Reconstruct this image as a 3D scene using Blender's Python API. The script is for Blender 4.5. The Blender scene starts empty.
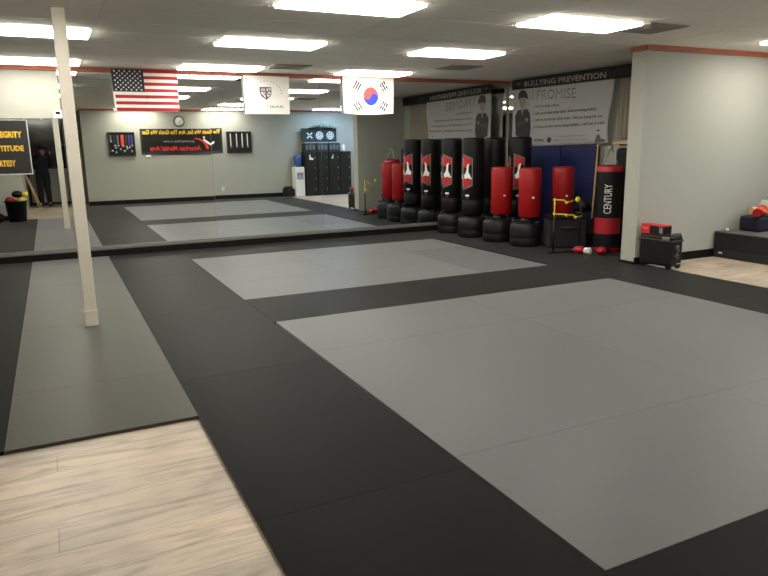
import bpy, bmesh, math, random
from mathutils import Vector, Matrix

random.seed(7)
SC = bpy.context.scene
COL = SC.collection
PI = math.pi
D = 10.36          # mirror face
H = 2.613          # ceiling height

# ------------------------------------------------------------------ camera
RX = Vector((0.89723734, -0.441289, -0.01513819))
UP = Vector((0.10533354, 0.18061995, 0.97789635))
FW = Vector((0.42880064, 0.87899969, -0.2085415))
cd = bpy.data.cameras.new('camera')
cam = bpy.data.objects.new('camera', cd)
COL.objects.link(cam)
cd.sensor_fit = 'HORIZONTAL'
cd.sensor_width = 36.0
cd.lens = 667.04 / 768 * 36.0
cd.clip_start = 0.02
cam.matrix_world = Matrix(((RX.x, UP.x, -FW.x, 0), (RX.y, UP.y, -FW.y, 0), (RX.z, UP.z, -FW.z, 1.5), (0, 0, 0, 1)))
SC.camera = cam

# ------------------------------------------------------------------ world, exposure
w = bpy.data.worlds.new('world')
SC.world = w
w.use_nodes = True
w.node_tree.nodes['Background'].inputs[0].default_value = (0.45, 0.5, 0.6, 1)
w.node_tree.nodes['Background'].inputs[1].default_value = 0.02
SC.view_settings.view_transform = 'Standard'
SC.view_settings.look = 'None'
SC.view_settings.gamma = 1
SC.view_settings.exposure = 0.0
SC.view_settings.use_curve_mapping = False
LAMP = 19.0         # brightness of a ceiling light diffuser

# ------------------------------------------------------------------ materials
MATS = {}


def lin(c):
    return tuple(((v / 255) / 12.92 if v / 255 <= .04045 else ((v / 255 + .055) / 1.055) ** 2.4) for v in c)


def mat(name, col, rough=.6, metal=0, spec=.5, var=.08, scale=6, bump=0, bscale=60, emit=0, srgb=True, sheen=0, shr=.5, trans=0):
    if name in MATS:
        return MATS[name]
    m = bpy.data.materials.new(name)
    m.use_nodes = True
    nt = m.node_tree
    b = nt.nodes['Principled BSDF']
    c = lin(col) if srgb else col
    b.inputs['Roughness'].default_value = rough
    b.inputs['Metallic'].default_value = metal
    b.inputs['Specular IOR Level'].default_value = spec
    if trans:
        b.inputs['Transmission Weight'].default_value = trans
    if sheen:
        b.inputs['Sheen Roughness'].default_value = shr
        b.inputs['Sheen Weight'].default_value = sheen
    tc = nt.nodes.new('ShaderNodeTexCoord')
    n = nt.nodes.new('ShaderNodeTexNoise')
    n.inputs['Scale'].default_value = scale
    n.inputs['Detail'].default_value = 4
    nt.links.new(tc.outputs['Object'], n.inputs['Vector'])
    r = nt.nodes.new('ShaderNodeMix')
    r.data_type = 'RGBA'
    r.inputs[6].default_value = (*[max(0, v * (1 - var)) for v in c], 1)
    r.inputs[7].default_value = (*[min(1, v * (1 + var)) for v in c], 1)
    nt.links.new(n.outputs['Fac'], r.inputs[0])
    nt.links.new(r.outputs[2], b.inputs['Base Color'])
    if bump:
        n2 = nt.nodes.new('ShaderNodeTexNoise')
        n2.inputs['Scale'].default_value = bscale
        nt.links.new(tc.outputs['Object'], n2.inputs['Vector'])
        bp = nt.nodes.new('ShaderNodeBump')
        bp.inputs['Strength'].default_value = bump
        bp.inputs['Distance'].default_value = .01
        nt.links.new(n2.outputs['Fac'], bp.inputs['Height'])
        nt.links.new(bp.outputs['Normal'], b.inputs['Normal'])
    if emit:
        b.inputs['Emission Color'].default_value = (*c, 1)
        b.inputs['Emission Strength'].default_value = emit
    MATS[name] = m
    return m


def wood_floor_mat():
    m = bpy.data.materials.new('plank_floor')
    m.use_nodes = True
    nt = m.node_tree
    L = nt.links.new
    N = nt.nodes.new
    b = nt.nodes['Principled BSDF']
    tc = N('ShaderNodeTexCoord')
    mp = N('ShaderNodeMapping')
    mp.inputs['Location'].default_value = (.60, .323, 0)
    L(tc.outputs['Object'], mp.inputs['Vector'])
    br = N('ShaderNodeTexBrick')
    br.inputs['Scale'].default_value = 1
    br.inputs['Brick Width'].default_value = 1.22
    br.inputs['Row Height'].default_value = .185
    br.inputs['Mortar Size'].default_value = .0013
    br.inputs['Mortar Smooth'].default_value = .4
    br.offset = .613
    br.offset_frequency = 4
    br.inputs['Color1'].default_value = (.61, .49, .375, 1)
    br.inputs['Color2'].default_value = (.50, .42, .33, 1)
    br.inputs['Mortar'].default_value = (.17, .13, .09, 1)
    L(mp.outputs[0], br.inputs['Vector'])
    mp2 = N('ShaderNodeMapping')
    mp2.inputs['Scale'].default_value = (1.3, 9, 1)
    L(tc.outputs['Object'], mp2.inputs['Vector'])
    n = N('ShaderNodeTexNoise')
    n.inputs['Scale'].default_value = 1.6
    n.inputs['Detail'].default_value = 8
    n.inputs['Roughness'].default_value = .65
    n.inputs['Distortion'].default_value = .7
    L(mp2.outputs[0], n.inputs['Vector'])
    cr = N('ShaderNodeValToRGB')
    cr.color_ramp.elements[0].position = .30
    cr.color_ramp.elements[0].color = (.42, .40, .37, 1)
    cr.color_ramp.elements[1].position = .54
    cr.color_ramp.elements[1].color = (1, 1, 1, 1)
    L(n.outputs['Fac'], cr.inputs[0])
    mx = N('ShaderNodeMix')
    mx.data_type = 'RGBA'
    mx.blend_type = 'MULTIPLY'
    mx.inputs[0].default_value = .75
    L(br.outputs['Color'], mx.inputs[6])
    L(cr.outputs[0], mx.inputs[7])
    n3 = N('ShaderNodeTexNoise')
    n3.inputs['Scale'].default_value = 2.2
    n3.inputs['Detail'].default_value = 3
    L(tc.outputs['Object'], n3.inputs['Vector'])
    cr3 = N('ShaderNodeValToRGB')
    cr3.color_ramp.elements[0].position = .36
    cr3.color_ramp.elements[0].color = (.74, .74, .74, 1)
    cr3.color_ramp.elements[1].position = .6
    cr3.color_ramp.elements[1].color = (1, .99, .97, 1)
    L(n3.outputs['Fac'], cr3.inputs[0])
    mx3 = N('ShaderNodeMix')
    mx3.data_type = 'RGBA'
    mx3.blend_type = 'MULTIPLY'
    mx3.inputs[0].default_value = 1
    L(mx.outputs[2], mx3.inputs[6])
    L(cr3.outputs[0], mx3.inputs[7])
    L(mx3.outputs[2], b.inputs['Base Color'])
    b.inputs['Roughness'].default_value = .42
    bp = N('ShaderNodeBump')
    bp.inputs['Strength'].default_value = .15
    L(br.outputs['Fac'], bp.inputs['Height'])
    bp.invert = True
    L(bp.outputs[0], b.inputs['Normal'])
    return m


def mirror_mat(name, tint):
    m = bpy.data.materials.new(name)
    m.use_nodes = True
    b = m.node_tree.nodes['Principled BSDF']
    b.inputs['Base Color'].default_value = (*tint, 1)
    b.inputs['Metallic'].default_value = 1
    b.inputs['Roughness'].default_value = 0.0
    return m


M_WOOD = wood_floor_mat()
M_MIRROR = mirror_mat('mirror_silver', (.82, .84, .825))
M_MIRROR2 = mirror_mat('mirror_silver_cool', (.80, .85, .86))
M_WALL = mat('grey_wall_paint', (165, 165, 154), .75, var=.02, scale=2, bump=.03, bscale=120)
M_CEIL = mat('ceiling_tile', (250, 246, 236), .9, var=.04, scale=30, bump=.15, bscale=150)
M_TBAR = mat('ceiling_grid_metal', (244, 240, 228), .6, var=.02)
M_ORANGE = mat('orange_trim_paint', (166, 90, 66), .6, var=.05)
M_BLACKBASE = mat('black_baseboard_vinyl', (13, 13, 12), .6, spec=.2, var=.1)
M_LEDGE = mat('grey_mirror_channel', (120, 121, 116), .4, metal=.3, var=.05)
M_GREYMAT = mat('grey_foam_mat', (84, 86, 86), .38, spec=.11, sheen=1, shr=.25, var=.035, scale=3.5, bump=.04, bscale=350)
M_STRIPMAT = mat('taupe_foam_mat', (70, 68, 61), .40, spec=.06, sheen=1, shr=.25, var=.035, scale=3.5, bump=.04, bscale=350)
M_GREYMAT2 = mat('darker_grey_foam_mat', (80, 81, 82), .4, spec=.08, sheen=.85, shr=.25, var=.04, scale=3.5, bump=.04, bscale=350)
M_BLACKMAT = mat('black_foam_mat', (22, 22, 20), .42, spec=.02, sheen=.26, shr=.25, var=.08, scale=3, bump=.05, bscale=350)
M_BLACKMAT2 = mat('dark_foam_mat', (24, 24, 22), .42, spec=.02, sheen=.28, shr=.25, var=.08, scale=3, bump=.05, bscale=350)
M_POST = mat('cream_post_paint', (206, 198, 184), .5, var=.03)
M_EMIT = mat('light_diffuser', (255, 250, 238), .5, emit=LAMP, var=0)
M_EMITC = mat('added_cool_diffuser', (186, 218, 255), .5, emit=LAMP * 1.2, var=0)
M_WHITEMETAL = mat('white_enamel', (225, 224, 218), .4, var=.02)
M_VENT = mat('vent_metal', (165, 160, 150), .6, var=.05)
M_BLACKVINYL = mat('black_vinyl', (15, 15, 16), .5, spec=.25, var=.12, bump=.04)
M_BLACKPLASTIC = mat('black_plastic', (19, 19, 19), .45, spec=.3, var=.1)
M_DARKGREY = mat('dark_grey_plastic', (48, 48, 48), .5, var=.1)
M_RED = mat('red_vinyl', (150, 20, 22), .45, spec=.3, var=.08, bump=.03)
M_REDLOGO = mat('red_print', (168, 24, 26), .5, var=.06)
M_GREYLOGO = mat('grey_print', (120, 112, 108), .5, var=.06)
M_WHITE = mat('white_print', (225, 225, 222), .6, var=.03)
M_BLACKCLOTH = mat('black_cloth', (24, 24, 28), .9, var=.15, bump=.1)
M_NAVY = mat('navy_cloth', (20, 22, 38), .85, var=.15, bump=.1)
M_YELLOW = mat('yellow_print', (222, 178, 40), .6, var=.05)
M_GOLD = mat('gold_medal', (190, 160, 80), .3, metal=.8, var=.1)
M_SILVER = mat('silver_medal', (128, 126, 120), .4, metal=.6, var=.1)
M_BLUEMAT = mat('blue_vinyl', (16, 26, 84), .5, var=.1)
M_STEEL = mat('brushed_steel', (170, 168, 160), .3, metal=.8, var=.05)
M_SKIN = mat('skin', (176, 128, 104), .5, var=.04)
M_HAIR = mat('dark_hair', (26, 20, 17), .7, var=.2, bump=.3, bscale=200)
M_PINE = mat('light_wood', (196, 170, 120), .5, var=.12, scale=12)
M_GLASSDARK = mat('dark_door_glass', (24, 24, 24), .08, spec=.6, var=.05)
M_SCREEN = mat('phone_screen', (170, 190, 215), .2, emit=.7, var=0)


# ------------------------------------------------------------------ mesh helpers
def box(bm, x0, x1, y0, y1, z0, z1, mi=0, bev=0, seg=2, M=None):
    t = bmesh.new()
    v = [t.verts.new((x, y, z)) for x in (x0, x1) for y in (y0, y1) for z in (z0, z1)]
    for f in ((0, 1, 3, 2), (4, 6, 7, 5), (0, 4, 5, 1), (2, 3, 7, 6), (0, 2, 6, 4), (1, 5, 7, 3)):
        t.faces.new([v[i] for i in f])
    if bev:
        bmesh.ops.bevel(t, geom=t.edges[:], offset=bev, segments=seg, affect='EDGES', profile=.5)
    for f in t.faces:
        f.material_index = mi
    merge(bm, t, M)


def merge(bm, t, M=None, smooth=False):
    if M is not None:
        bmesh.ops.transform(t, matrix=M, verts=t.verts[:])
    bmesh.ops.recalc_face_normals(t, faces=t.faces[:])
    me = bpy.data.meshes.new('tmp')
    t.to_mesh(me)
    t.free()
    bm.from_mesh(me)
    bpy.data.meshes.remove(me)


def lathe(bm, prof, n=32, c=(0, 0, 0), mi=0, M=None, smooth=True, mis=None):
    """prof: list of (radius, z); closes at ends"""
    t = bmesh.new()
    rings = []
    for r, z in prof:
        if r < 1e-6:
            rings.append([t.verts.new((c[0], c[1], c[2] + z))])
        else:
            rings.append([t.verts.new((c[0] + r * math.cos(2 * PI * i / n), c[1] + r * math.sin(2 * PI * i / n), c[2] + z)) for i in range(n)])
    for k in range(len(rings) - 1):
        a, b = rings[k], rings[k + 1]
        for i in range(n):
            j = (i + 1) % n
            if len(a) == 1 and len(b) == 1:
                continue
            if len(a) == 1:
                f = t.faces.new((a[0], b[i], b[j]))
            elif len(b) == 1:
                f = t.faces.new((a[i], a[j], b[0]))
            else:
                f = t.faces.new((a[i], a[j], b[j], b[i]))
            f.smooth = smooth
            f.material_index = mis[k] if mis else mi
    for rg in (rings[0], rings[-1]):
        if len(rg) > 1:
            f = t.faces.new(rg)
            f.material_index = mi
    merge(bm, t, M)


def tube(bm, pts, r, n=10, mi=0, M=None, rs=None, cap=True):
    t = bmesh.new()
    pts = [Vector(p) for p in pts]
    rings = []
    prev = None
    for i, p in enumerate(pts):
        d = (pts[min(i + 1, len(pts) - 1)] - pts[max(i - 1, 0)]).normalized()
        if prev is None:
            a = d.orthogonal().normalized()
        else:
            a = (prev - d * prev.dot(d)).normalized()
        prev = a
        b = d.cross(a)
        rr = rs[i] if rs else r
        rings.append([t.verts.new(p + (a * math.cos(2 * PI * k / n) + b * math.sin(2 * PI * k / n)) * rr) for k in range(n)])
    for k in range(len(rings) - 1):
        for i in range(n):
            j = (i + 1) % n
            f = t.faces.new((rings[k][i], rings[k][j], rings[k + 1][j], rings[k + 1][i]))
            f.smooth = True
            f.material_index = mi
    if cap:
        for rg in (rings[0], rings[-1]):
            t.faces.new(rg).material_index = mi
    merge(bm, t, M)


def ball(bm, c, r, sc=(1, 1, 1), mi=0, M=None, seg=20, R=None):
    t = bmesh.new()
    bmesh.ops.create_uvsphere(t, u_segments=seg, v_segments=seg // 2, radius=r)
    mm = Matrix.Diagonal((*sc, 1))
    if R is not None:
        mm = R.to_4x4() @ mm
    bmesh.ops.transform(t, matrix=Matrix.Translation(c) @ mm, verts=t.verts[:])
    for f in t.faces:
        f.smooth = True
        f.material_index = mi
    merge(bm, t, M)


def poly(bm, pts, mi=0, thick=0, axis=None):
    """planar polygon from 3D points, optional extrusion by vector"""
    t = bmesh.new()
    vs = [t.verts.new(p) for p in pts]
    f = t.faces.new(vs)
    f.material_index = mi
    if thick:
        r = bmesh.ops.extrude_face_region(t, geom=[f])
        vv = [g for g in r['geom'] if isinstance(g, bmesh.types.BMVert)]
        bmesh.ops.translate(t, vec=Vector(axis) * thick, verts=vv)
        for g in t.faces:
            g.material_index = mi
    merge(bm, t)


def raster(bm, P, nu, nv, f, back=None, mi0=0, smooth=True):
    """grid of faces over (u,v) in 0..1, P maps to 3D, f(u,v) gives material index or None"""
    vs = {}

    def V(i, j):
        if (i, j) not in vs:
            vs[(i, j)] = bm.verts.new(P(i / nu, j / nv))
        return vs[(i, j)]
    for i in range(nu):
        for j in range(nv):
            m = f((i + .5) / nu, (j + .5) / nv)
            if m is None:
                continue
            q = bm.faces.new((V(i, j), V(i + 1, j), V(i + 1, j + 1), V(i, j + 1)))
            q.material_index = m
            q.smooth = smooth


def inpoly(x, y, pts):
    c = False
    j = len(pts) - 1
    for i in range(len(pts)):
        xi, yi = pts[i]
        xj, yj = pts[j]
        if (yi > y) != (yj > y) and x < (xj - xi) * (y - yi) / (yj - yi) + xi:
            c = not c
        j = i
    return c


def obj(name, bm, mats, parent=None, loc=None, rot=None):
    me = bpy.data.meshes.new(name)
    if isinstance(bm, bpy.types.Mesh):
        me = bm
    else:
        bm.to_mesh(me)
        bm.free()
    if not isinstance(mats, (list, tuple)):
        mats = [mats]
    idx = [p.material_index for p in me.polygons]
    me.materials.clear()
    for m in mats:
        me.materials.append(m)
    if len(mats) > 1:
        me.polygons.foreach_set('material_index', idx)
    o = bpy.data.objects.new(name, me)
    COL.objects.link(o)
    if parent:
        o.parent = parent
    if loc:
        o.location = loc
    if rot:
        o.rotation_euler = rot
    return o


def tag(o, label, cat, group=None, kind=None):
    o['label'] = label
    o['category'] = cat
    if group:
        o['group'] = group
    if kind:
        o['kind'] = kind
    return o


def struct(name, bm, m, label=None):
    o = obj(name, bm, m)
    o['kind'] = 'structure'
    if label:
        o['label'] = label
    return o


def thing(name, label, cat, loc=(0, 0, 0), rz=0, group=None):
    o = bpy.data.objects.new(name, None)
    COL.objects.link(o)
    o.location = loc
    o.rotation_euler = (0, 0, rz)
    o.empty_display_size = .1
    return tag(o, label, cat, group)


def dup(root, loc, rz=None, label=None, group=None):
    r = root.copy()
    COL.objects.link(r)
    r.location = loc
    if rz is not None:
        r.rotation_euler = (0, 0, rz)
    if label:
        r['label'] = label
    if group:
        r['group'] = group
    for ch in list(root.children):
        c = ch.copy()
        COL.objects.link(c)
        c.parent = r
        for g in list(ch.children):
            d = g.copy()
            COL.objects.link(d)
            d.parent = c
    return r


def NB():
    return bmesh.new()


def text_bm(s, w, h, bold=0.0, res=2, ext=0, shear=0, map_=None, outline=False):
    """text as bmesh in the XY plane, centred, scaled to w x h"""
    cu = bpy.data.curves.new('txt', 'FONT')
    cu.body = s
    cu.offset = bold
    cu.resolution_u = res
    cu.shear = shear
    cu.fill_mode = 'FRONT' if not outline else 'NONE'
    if outline:
        cu.bevel_depth = .02
        cu.bevel_resolution = 0
    o = bpy.data.objects.new('txt', cu)
    COL.objects.link(o)
    dg = bpy.context.evaluated_depsgraph_get()
    me = bpy.data.meshes.new_from_object(o.evaluated_get(dg))
    COL.objects.unlink(o)
    bpy.data.objects.remove(o)
    bpy.data.curves.remove(cu)
    bm = bmesh.new()
    bm.from_mesh(me)
    bpy.data.meshes.remove(me)
    xs = [v.co.x for v in bm.verts]
    ys = [v.co.y for v in bm.verts]
    x0, x1, y0, y1 = min(xs), max(xs), min(ys), max(ys)
    for v in bm.verts:
        v.co.x = (v.co.x - (x0 + x1) / 2) / (x1 - x0) * w
        v.co.y = (v.co.y - (y0 + y1) / 2) / (y1 - y0) * h
        v.co.z = 0
    if map_:
        for v in bm.verts:
            v.co = map_(v.co.x, v.co.y)
    return bm


def face_minus_y(cx, y, cz):      # writing read by someone looking towards +Y
    return lambda a, b: Vector((cx + a, y, cz + b))


def face_plus_y(cx, y, cz):       # writing read by someone looking towards -Y
    return lambda a, b: Vector((cx - a, y, cz + b))


def face_minus_x(x, cy, cz):      # writing read by someone looking towards +X
    return lambda a, b: Vector((x, cy - a, cz + b))


# ================================================================== STRUCTURE
b = NB(); box(b, -2.8, 10.6, -1.2, 10.5, -.1, -.02); struct('floor', b, M_WOOD)
b = NB(); box(b, -2.8, 10.6, -1.2, 10.5, H, H + .1); struct('ceiling', b, M_CEIL)
b = NB(); box(b, -2.8, 7.8, D + .008, D + .13, -.02, H); struct('wall_front', b, M_WALL)
b = NB(); box(b, .85, 10.5, .15, .3, -.02, H); struct('wall_back', b, M_WALL)
b = NB(); box(b, -2.7, -2.6, 3.55, D + .008, -.02, H); struct('wall_left', b, M_WALL)
b = NB(); box(b, -2.7, -.62, -1.1, 3.55, -.02, H); struct('wall_lobby_side', b, M_WALL)
b = NB(); box(b, .85, .97, -1.1, .15, -.02, H); struct('wall_lobby_right', b, M_WALL)
b = NB(); box(b, 6.43, 10.5, 6.02, 6.25, -.02, H); struct('wall_partition', b, M_WALL)
b = NB(); box(b, 7.65, 7.78, 6.25, D + .008, -.02, H); struct('wall_right', b, M_WALL)
b = NB(); box(b, 10.4, 10.5, .3, 6.02, -.02, H); struct('wall_far_right', b, M_WALL)
b = NB(); box(b, -.62, .85, -1.1, -1.0, -.02, H); struct('wall_lobby_back', b, M_WALL)

# baseboards
b = NB(); box(b, -2.6, 7.65, D - .03, D + .008, -.02, .09, bev=.004); struct('baseboard_front', b, M_BLACKBASE)
b = NB(); box(b, .85, 10.4, .3, .315, -.02, .10); struct('baseboard_back', b, M_BLACKBASE)
b = NB(); box(b, 6.415, 10.4, 6.005, 6.02, -.02, .085); box(b, 6.415, 6.43, 6.01, 6.265, -.02, .03)
struct('baseboard_partition', b, M_BLACKBASE)
b = NB(); box(b, 7.635, 7.65, 6.25, D - .03, -.02, .09); struct('baseboard_right', b, M_BLACKBASE)
b = NB(); box(b, -2.6, -.62, 3.55, 3.565, -.02, .09); struct('baseboard_left', b, M_BLACKBASE)
# orange cornice trims
b = NB(); box(b, -2.6, 7.65, D - .035, D + .008, H - .06, H, bev=.003); struct('trim_1', b, M_ORANGE)
b = NB(); box(b, 6.405, 10.4, 5.995, 6.02, H - .06, H); box(b, 6.405, 6.43, 6.0, 6.275, H - .06, H); struct('trim_2', b, M_ORANGE)
b = NB(); box(b, .85, 10.4, .3, .325, H - .06, H); struct('trim_3', b, M_ORANGE)
# grey channel carrying the mirrors
b = NB(); box(b, -2.6, 7.65, D - .032, D + .008, .092, .125, bev=.003); box(b, -2.6, 7.65, D - .018, D + .008, .125, .145)
struct('trim_4', b, M_LEDGE)

# suspended ceiling grid
b = NB()
xs = [.5 + 1.185 * k for k in range(-2, 9)]
for x in xs:
    box(b, x - .010, x + .010, -1, D, H - .002, H + .001)
y = .0
ys = [-.19 + .575 * k for k in range(-1, 19)]
for y in ys:
    box(b, -2.6, 10.4, y - .008, y + .008, H - .0015, H + .001)
struct('trim_ceiling_grid', b, M_TBAR)

# lobby door behind the photographer
b = NB()
box(b, -.6, .5, -1.0, -.94, -.02, .05); box(b, -.6, -.54, -1, -.94, .05, 2.55); box(b, .44, .5, -1, -.94, .05, 2.55); box(b, -.6, .5, -1, -.94, 2.49, 2.55)
d = struct('door_1', b, M_BLACKPLASTIC)
b = NB(); box(b, -.54, .44, -.98, -.965, 1.0, 2.49)
obj('glass', b, M_GLASSDARK, d)
b = NB(); box(b, -.54, .44, -.985, -.955, .05, 1.0, bev=.004)
obj('lower_panel', b, mat('grey_door_panel', (150, 152, 144), .6), d)
b = NB(); tube(b, [(.36, -.95, 1.0), (.36, -.9, 1.0), (.36, -.9, 1.25), (.36, -.95, 1.25)], .01)
obj('handle', b, M_STEEL, d)

# ------------------------------------------------------------------ ceiling lights
def ceiling_light(loc, label, cool=False):
    t = thing('ceiling_light', label, 'light', loc, 0, 'recessed ceiling lights')
    w_, d_ = 1.15, .54
    b = NB()
    for (x0, x1, y0, y1) in ((-w_ / 2, w_ / 2, -d_ / 2, -d_ / 2 + .02), (-w_ / 2, w_ / 2, d_ / 2 - .02, d_ / 2),
                             (-w_ / 2, -w_ / 2 + .02, -d_ / 2 + .02, d_ / 2 - .02), (w_ / 2 - .02, w_ / 2, -d_ / 2 + .02, d_ / 2 - .02)):
        box(b, x0, x1, y0, y1, -.008, 0)
    obj('frame', b, M_WHITEMETAL, t)
    b = NB(); box(b, -w_ / 2 + .02, w_ / 2 - .02, -d_ / 2 + .02, d_ / 2 - .02, -.028, 0, bev=.008)
    obj('diffuser', b, M_EMITC if cool else M_EMIT, t)
    return t


rows = [(9.78, 'in the row by the mirrors'), (7.37, 'in the row over the cream post'), (5.19, 'in the row over the large grey square'),
        (2.88, 'in the row nearer the banner wall'), (.72, 'in the row along the banner wall')]
cols = [(-.09, 'over the strip with the post'), (2.277, 'in line with the flag with the stars'), (4.64, 'in line with the flag with the red and blue disc')]
CNAMES = ['above grey strip', 'middle column', 'bag side column']
lite = None
for ry, rn in rows:
    for (cx, cn), cc in zip(cols, CNAMES):
        if cx < 0 and ry < 4:
            continue
        lab = 'recessed ceiling light, %s, %s' % (cc, rn)
        if lite is None:
            lite = ceiling_light((cx, ry, H - .004), lab)
        else:
            dup(lite, (cx, ry, H - .004), 0, lab)
lc = None
for (x, y, n) in ((8.1, 5.15, 'above the bench beside the partition wall'), (8.1, 2.88, 'beyond the large square, midway to the lockers')):
    dup(lite, (x, y, H - .004), 0, 'recessed ceiling light ' + n)
for (x, y, n) in ((7.9, 1.1, 'over the lockers'), (9.6, 1.6, 'in the far corner past the lockers')):  # added fixtures, put in to give lockers and back wall a bluish tint
    if lc is None:
        lc = ceiling_light((x, y, H - .004), 'added cool white ceiling light ' + n, True)
    else:
        dup(lc, (x, y, H - .004), 0, 'added cool white ceiling light ' + n)

# ceiling vents
def vent(loc, label):
    t = thing('ceiling_vent', label, 'vent', loc, 0, 'square ceiling vents')
    b = NB(); box(b, -.27, .27, -.25, .25, -.004, 0); obj('backing', b, M_VENT, t)
    for k in range(4):
        s = .25 - k * .06
        b = NB()
        for (x0, x1, y0, y1) in ((-s, s, -s, -s + .02), (-s, s, s - .02, s), (-s, -s + .02, -s + .02, s - .02), (s - .02, s, -s + .02, s - .02)):
            box(b, x0, x1, y0 * .93, y1 * .93, -.012, -.004)
        obj('louver', b, M_VENT, t)
    return t


v0 = vent((3.15, 9.4, H - .004), 'square grey ceiling vent between the white flag and the mirror lights')
dup(v0, (5.52, 5.15, H - .004), 0, 'square grey ceiling vent beside the light over the partition end')
dup(v0, (5.52, 8.7, H - .004), 0, 'square grey ceiling vent above the black punching bags')

# ================================================================== MIRRORS
def mirror(x0, x1, z0, z1, label, m, tilt=0):
    t = thing('mirror', label, 'mirror', ((x0 + x1) / 2, D, z0), 0, 'wall mirror panels')
    w2 = (x1 - x0) / 2 - .0015
    b = NB(); box(b, -w2, w2, 0, .006, 0, z1 - z0)
    o = obj('glass', b, m, t)
    t.rotation_euler = (tilt, 0, 0)
    for x in (-w2 + .25, w2 - .25):
        b = NB()
        box(b, x - .012, x + .012, -.004, .004, z1 - z0 - .012, z1 - z0 + .01)
        obj('clip', b, M_STEEL, t)
    return t


TL = math.radians(.03)
mirror(-2.58, -1.2, .145, 1.93, 'low wall mirror panel at the far end behind the motto banner', M_MIRROR)
mirror(-1.2, .2, .145, 1.93, 'low wall mirror panel under the bare wall, behind the motto banner', M_MIRROR).rotation_euler = (0, 0, math.radians(.10))
mirror(.2, 2.2, .145, H - .06, 'tall wall mirror panel behind the flag with stars and stripes', M_MIRROR)
mirror(2.2, 3.96, .145, H - .06, 'tall wall mirror panel behind the white crest flag', M_MIRROR2, TL)
mirror(3.96, 5.8, .145, H - .06, 'tall wall mirror panel behind the flag with the red and blue disc', M_MIRROR2, TL)
mirror(5.8, 7.62, .145, H - .06, 'tall wall mirror panel behind the black punching bags', M_MIRROR, TL)
# mirror on the right wall near the corner
t = thing('mirror', 'wall mirror in the corner behind the long white rules banner', 'mirror', (7.644, 9.6, .6), 0, None)
b = NB(); box(b, -.006, .004, -.72, .72, 0, 1.9); obj('glass', b, M_MIRROR, t)

# ================================================================== FLOOR MATS
MZ0 = -.02


def floor_mat(name, x0, x1, y0, y1, m, label, group):
    b = NB()
    g = .0006
    cx, cy = (x0 + x1) / 2, (y0 + y1) / 2
    box(b, x0 + g - cx, x1 - g - cx, y0 + g - cy, y1 - g - cy, 0, .02, bev=.001, seg=1)
    o = obj(name, b, m, loc=(cx, cy, MZ0))
    return tag(o, label, 'floor mat', group)


GL = 'grey foam mats'
# large square
X0, X1, XM = 1.63, 5.52, 3.55
Y = [1.568, 2.575, 4.534, 5.522]
for i, (a, c, n) in enumerate(((X0, XM, 'half beside the dark aisle'), (XM, X1, 'half towards the partition wall'))):
    floor_mat('floor_mat', a, c, Y[2], Y[3], M_GREYMAT, 'grey mat in the far row of the large square, ' + n, GL)
    floor_mat('floor_mat', a, c, Y[0], Y[1], M_GREYMAT, 'grey mat in the near row of the large square, ' + n, GL)
for i in range(2):
    a = X0 + (X1 - X0) * i / 2; c = X0 + (X1 - X0) * (i + 1) / 2
    floor_mat('floor_mat', a, c, Y[1], Y[2], M_GREYMAT if i else M_GREYMAT, 'wide grey mat in the middle row of the large square, ' + ('side of the dark aisle', 'side of the bench')[i], GL)
# far rectangle
gx = [1.613, 3.0, 4.5, 5.49]
gy = [6.52, 7.48, 8.43, 9.385]
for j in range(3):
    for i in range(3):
        m = M_GREYMAT2 if (i == 2 and j < 2) else M_GREYMAT  # slightly darker grey for the two nearer mats on the punching bag side
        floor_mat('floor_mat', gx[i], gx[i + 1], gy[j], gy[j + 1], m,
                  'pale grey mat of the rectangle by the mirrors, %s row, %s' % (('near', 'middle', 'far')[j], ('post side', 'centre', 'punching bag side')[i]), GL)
# strip with the post
for (a, c, n) in ((3.705, 4.6, 'beside the wood floor'), (4.6, 6.3, 'between the wood floor and the post'), (6.3, 8.3, 'just beyond the cream post'), (8.3, D - .03, 'ending at the mirrors')):
    floor_mat('floor_mat', -.367, .609, a, c, M_STRIPMAT, 'grey mat of the narrow strip, ' + n, GL)
# dark border
BL, BG = 'black foam mat of the dark border around the grey areas', 'black foam floor mats'


def blackrun(x0, x1, y0, y1, n, along):
    for k in range(n):
        if along == 'y':
            a = y0 + (y1 - y0) * k / n; c = y0 + (y1 - y0) * (k + 1) / n
            floor_mat('floor_mat', x0, x1, a, c, (M_BLACKMAT, M_BLACKMAT2)[(k + int(x0 * 3)) % 2], BL, BG)
        else:
            a = x0 + (x1 - x0) * k / n; c = x0 + (x1 - x0) * (k + 1) / n
            floor_mat('floor_mat', a, c, y0, y1, (M_BLACKMAT, M_BLACKMAT2)[(k + int(y0 * 3)) % 2], BL, BG)


blackrun(.609, 1.613, .57, 6.25, 3, 'y')
blackrun(.609, 1.613, 6.25, D - .03, 2, 'y')
blackrun(1.613, 5.52, 5.522, 6.52, 2, 'x')
blackrun(1.613, 5.52, .57, 1.568, 2, 'x')
blackrun(1.613, 5.52, 9.385, D - .03, 2, 'x')
blackrun(5.52, 6.526, .57, 6.0, 3, 'y')
blackrun(5.52, 6.41, 6.0, 6.28, 1, 'y')
blackrun(5.52, 7.635, 6.28, D - .03, 2, 'y')
blackrun(-1.37, -.367, 3.705, D - .03, 3, 'y')
blackrun(-2.58, -1.37, 3.705, D - .03, 3, 'y')

# ================================================================== POST
t = thing('support_post', 'square cream painted post standing on the grey strip of mats', 'post', (.178, 6.23, 0))
b = NB(); box(b, -.05, .05, -.05, .05, 0, H, bev=.006); obj('shaft', b, M_POST, t)
b = NB(); box(b, -.054, .054, -.054, .054, 0, .14, bev=.004); obj('base_sleeve', b, M_POST, t)

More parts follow.
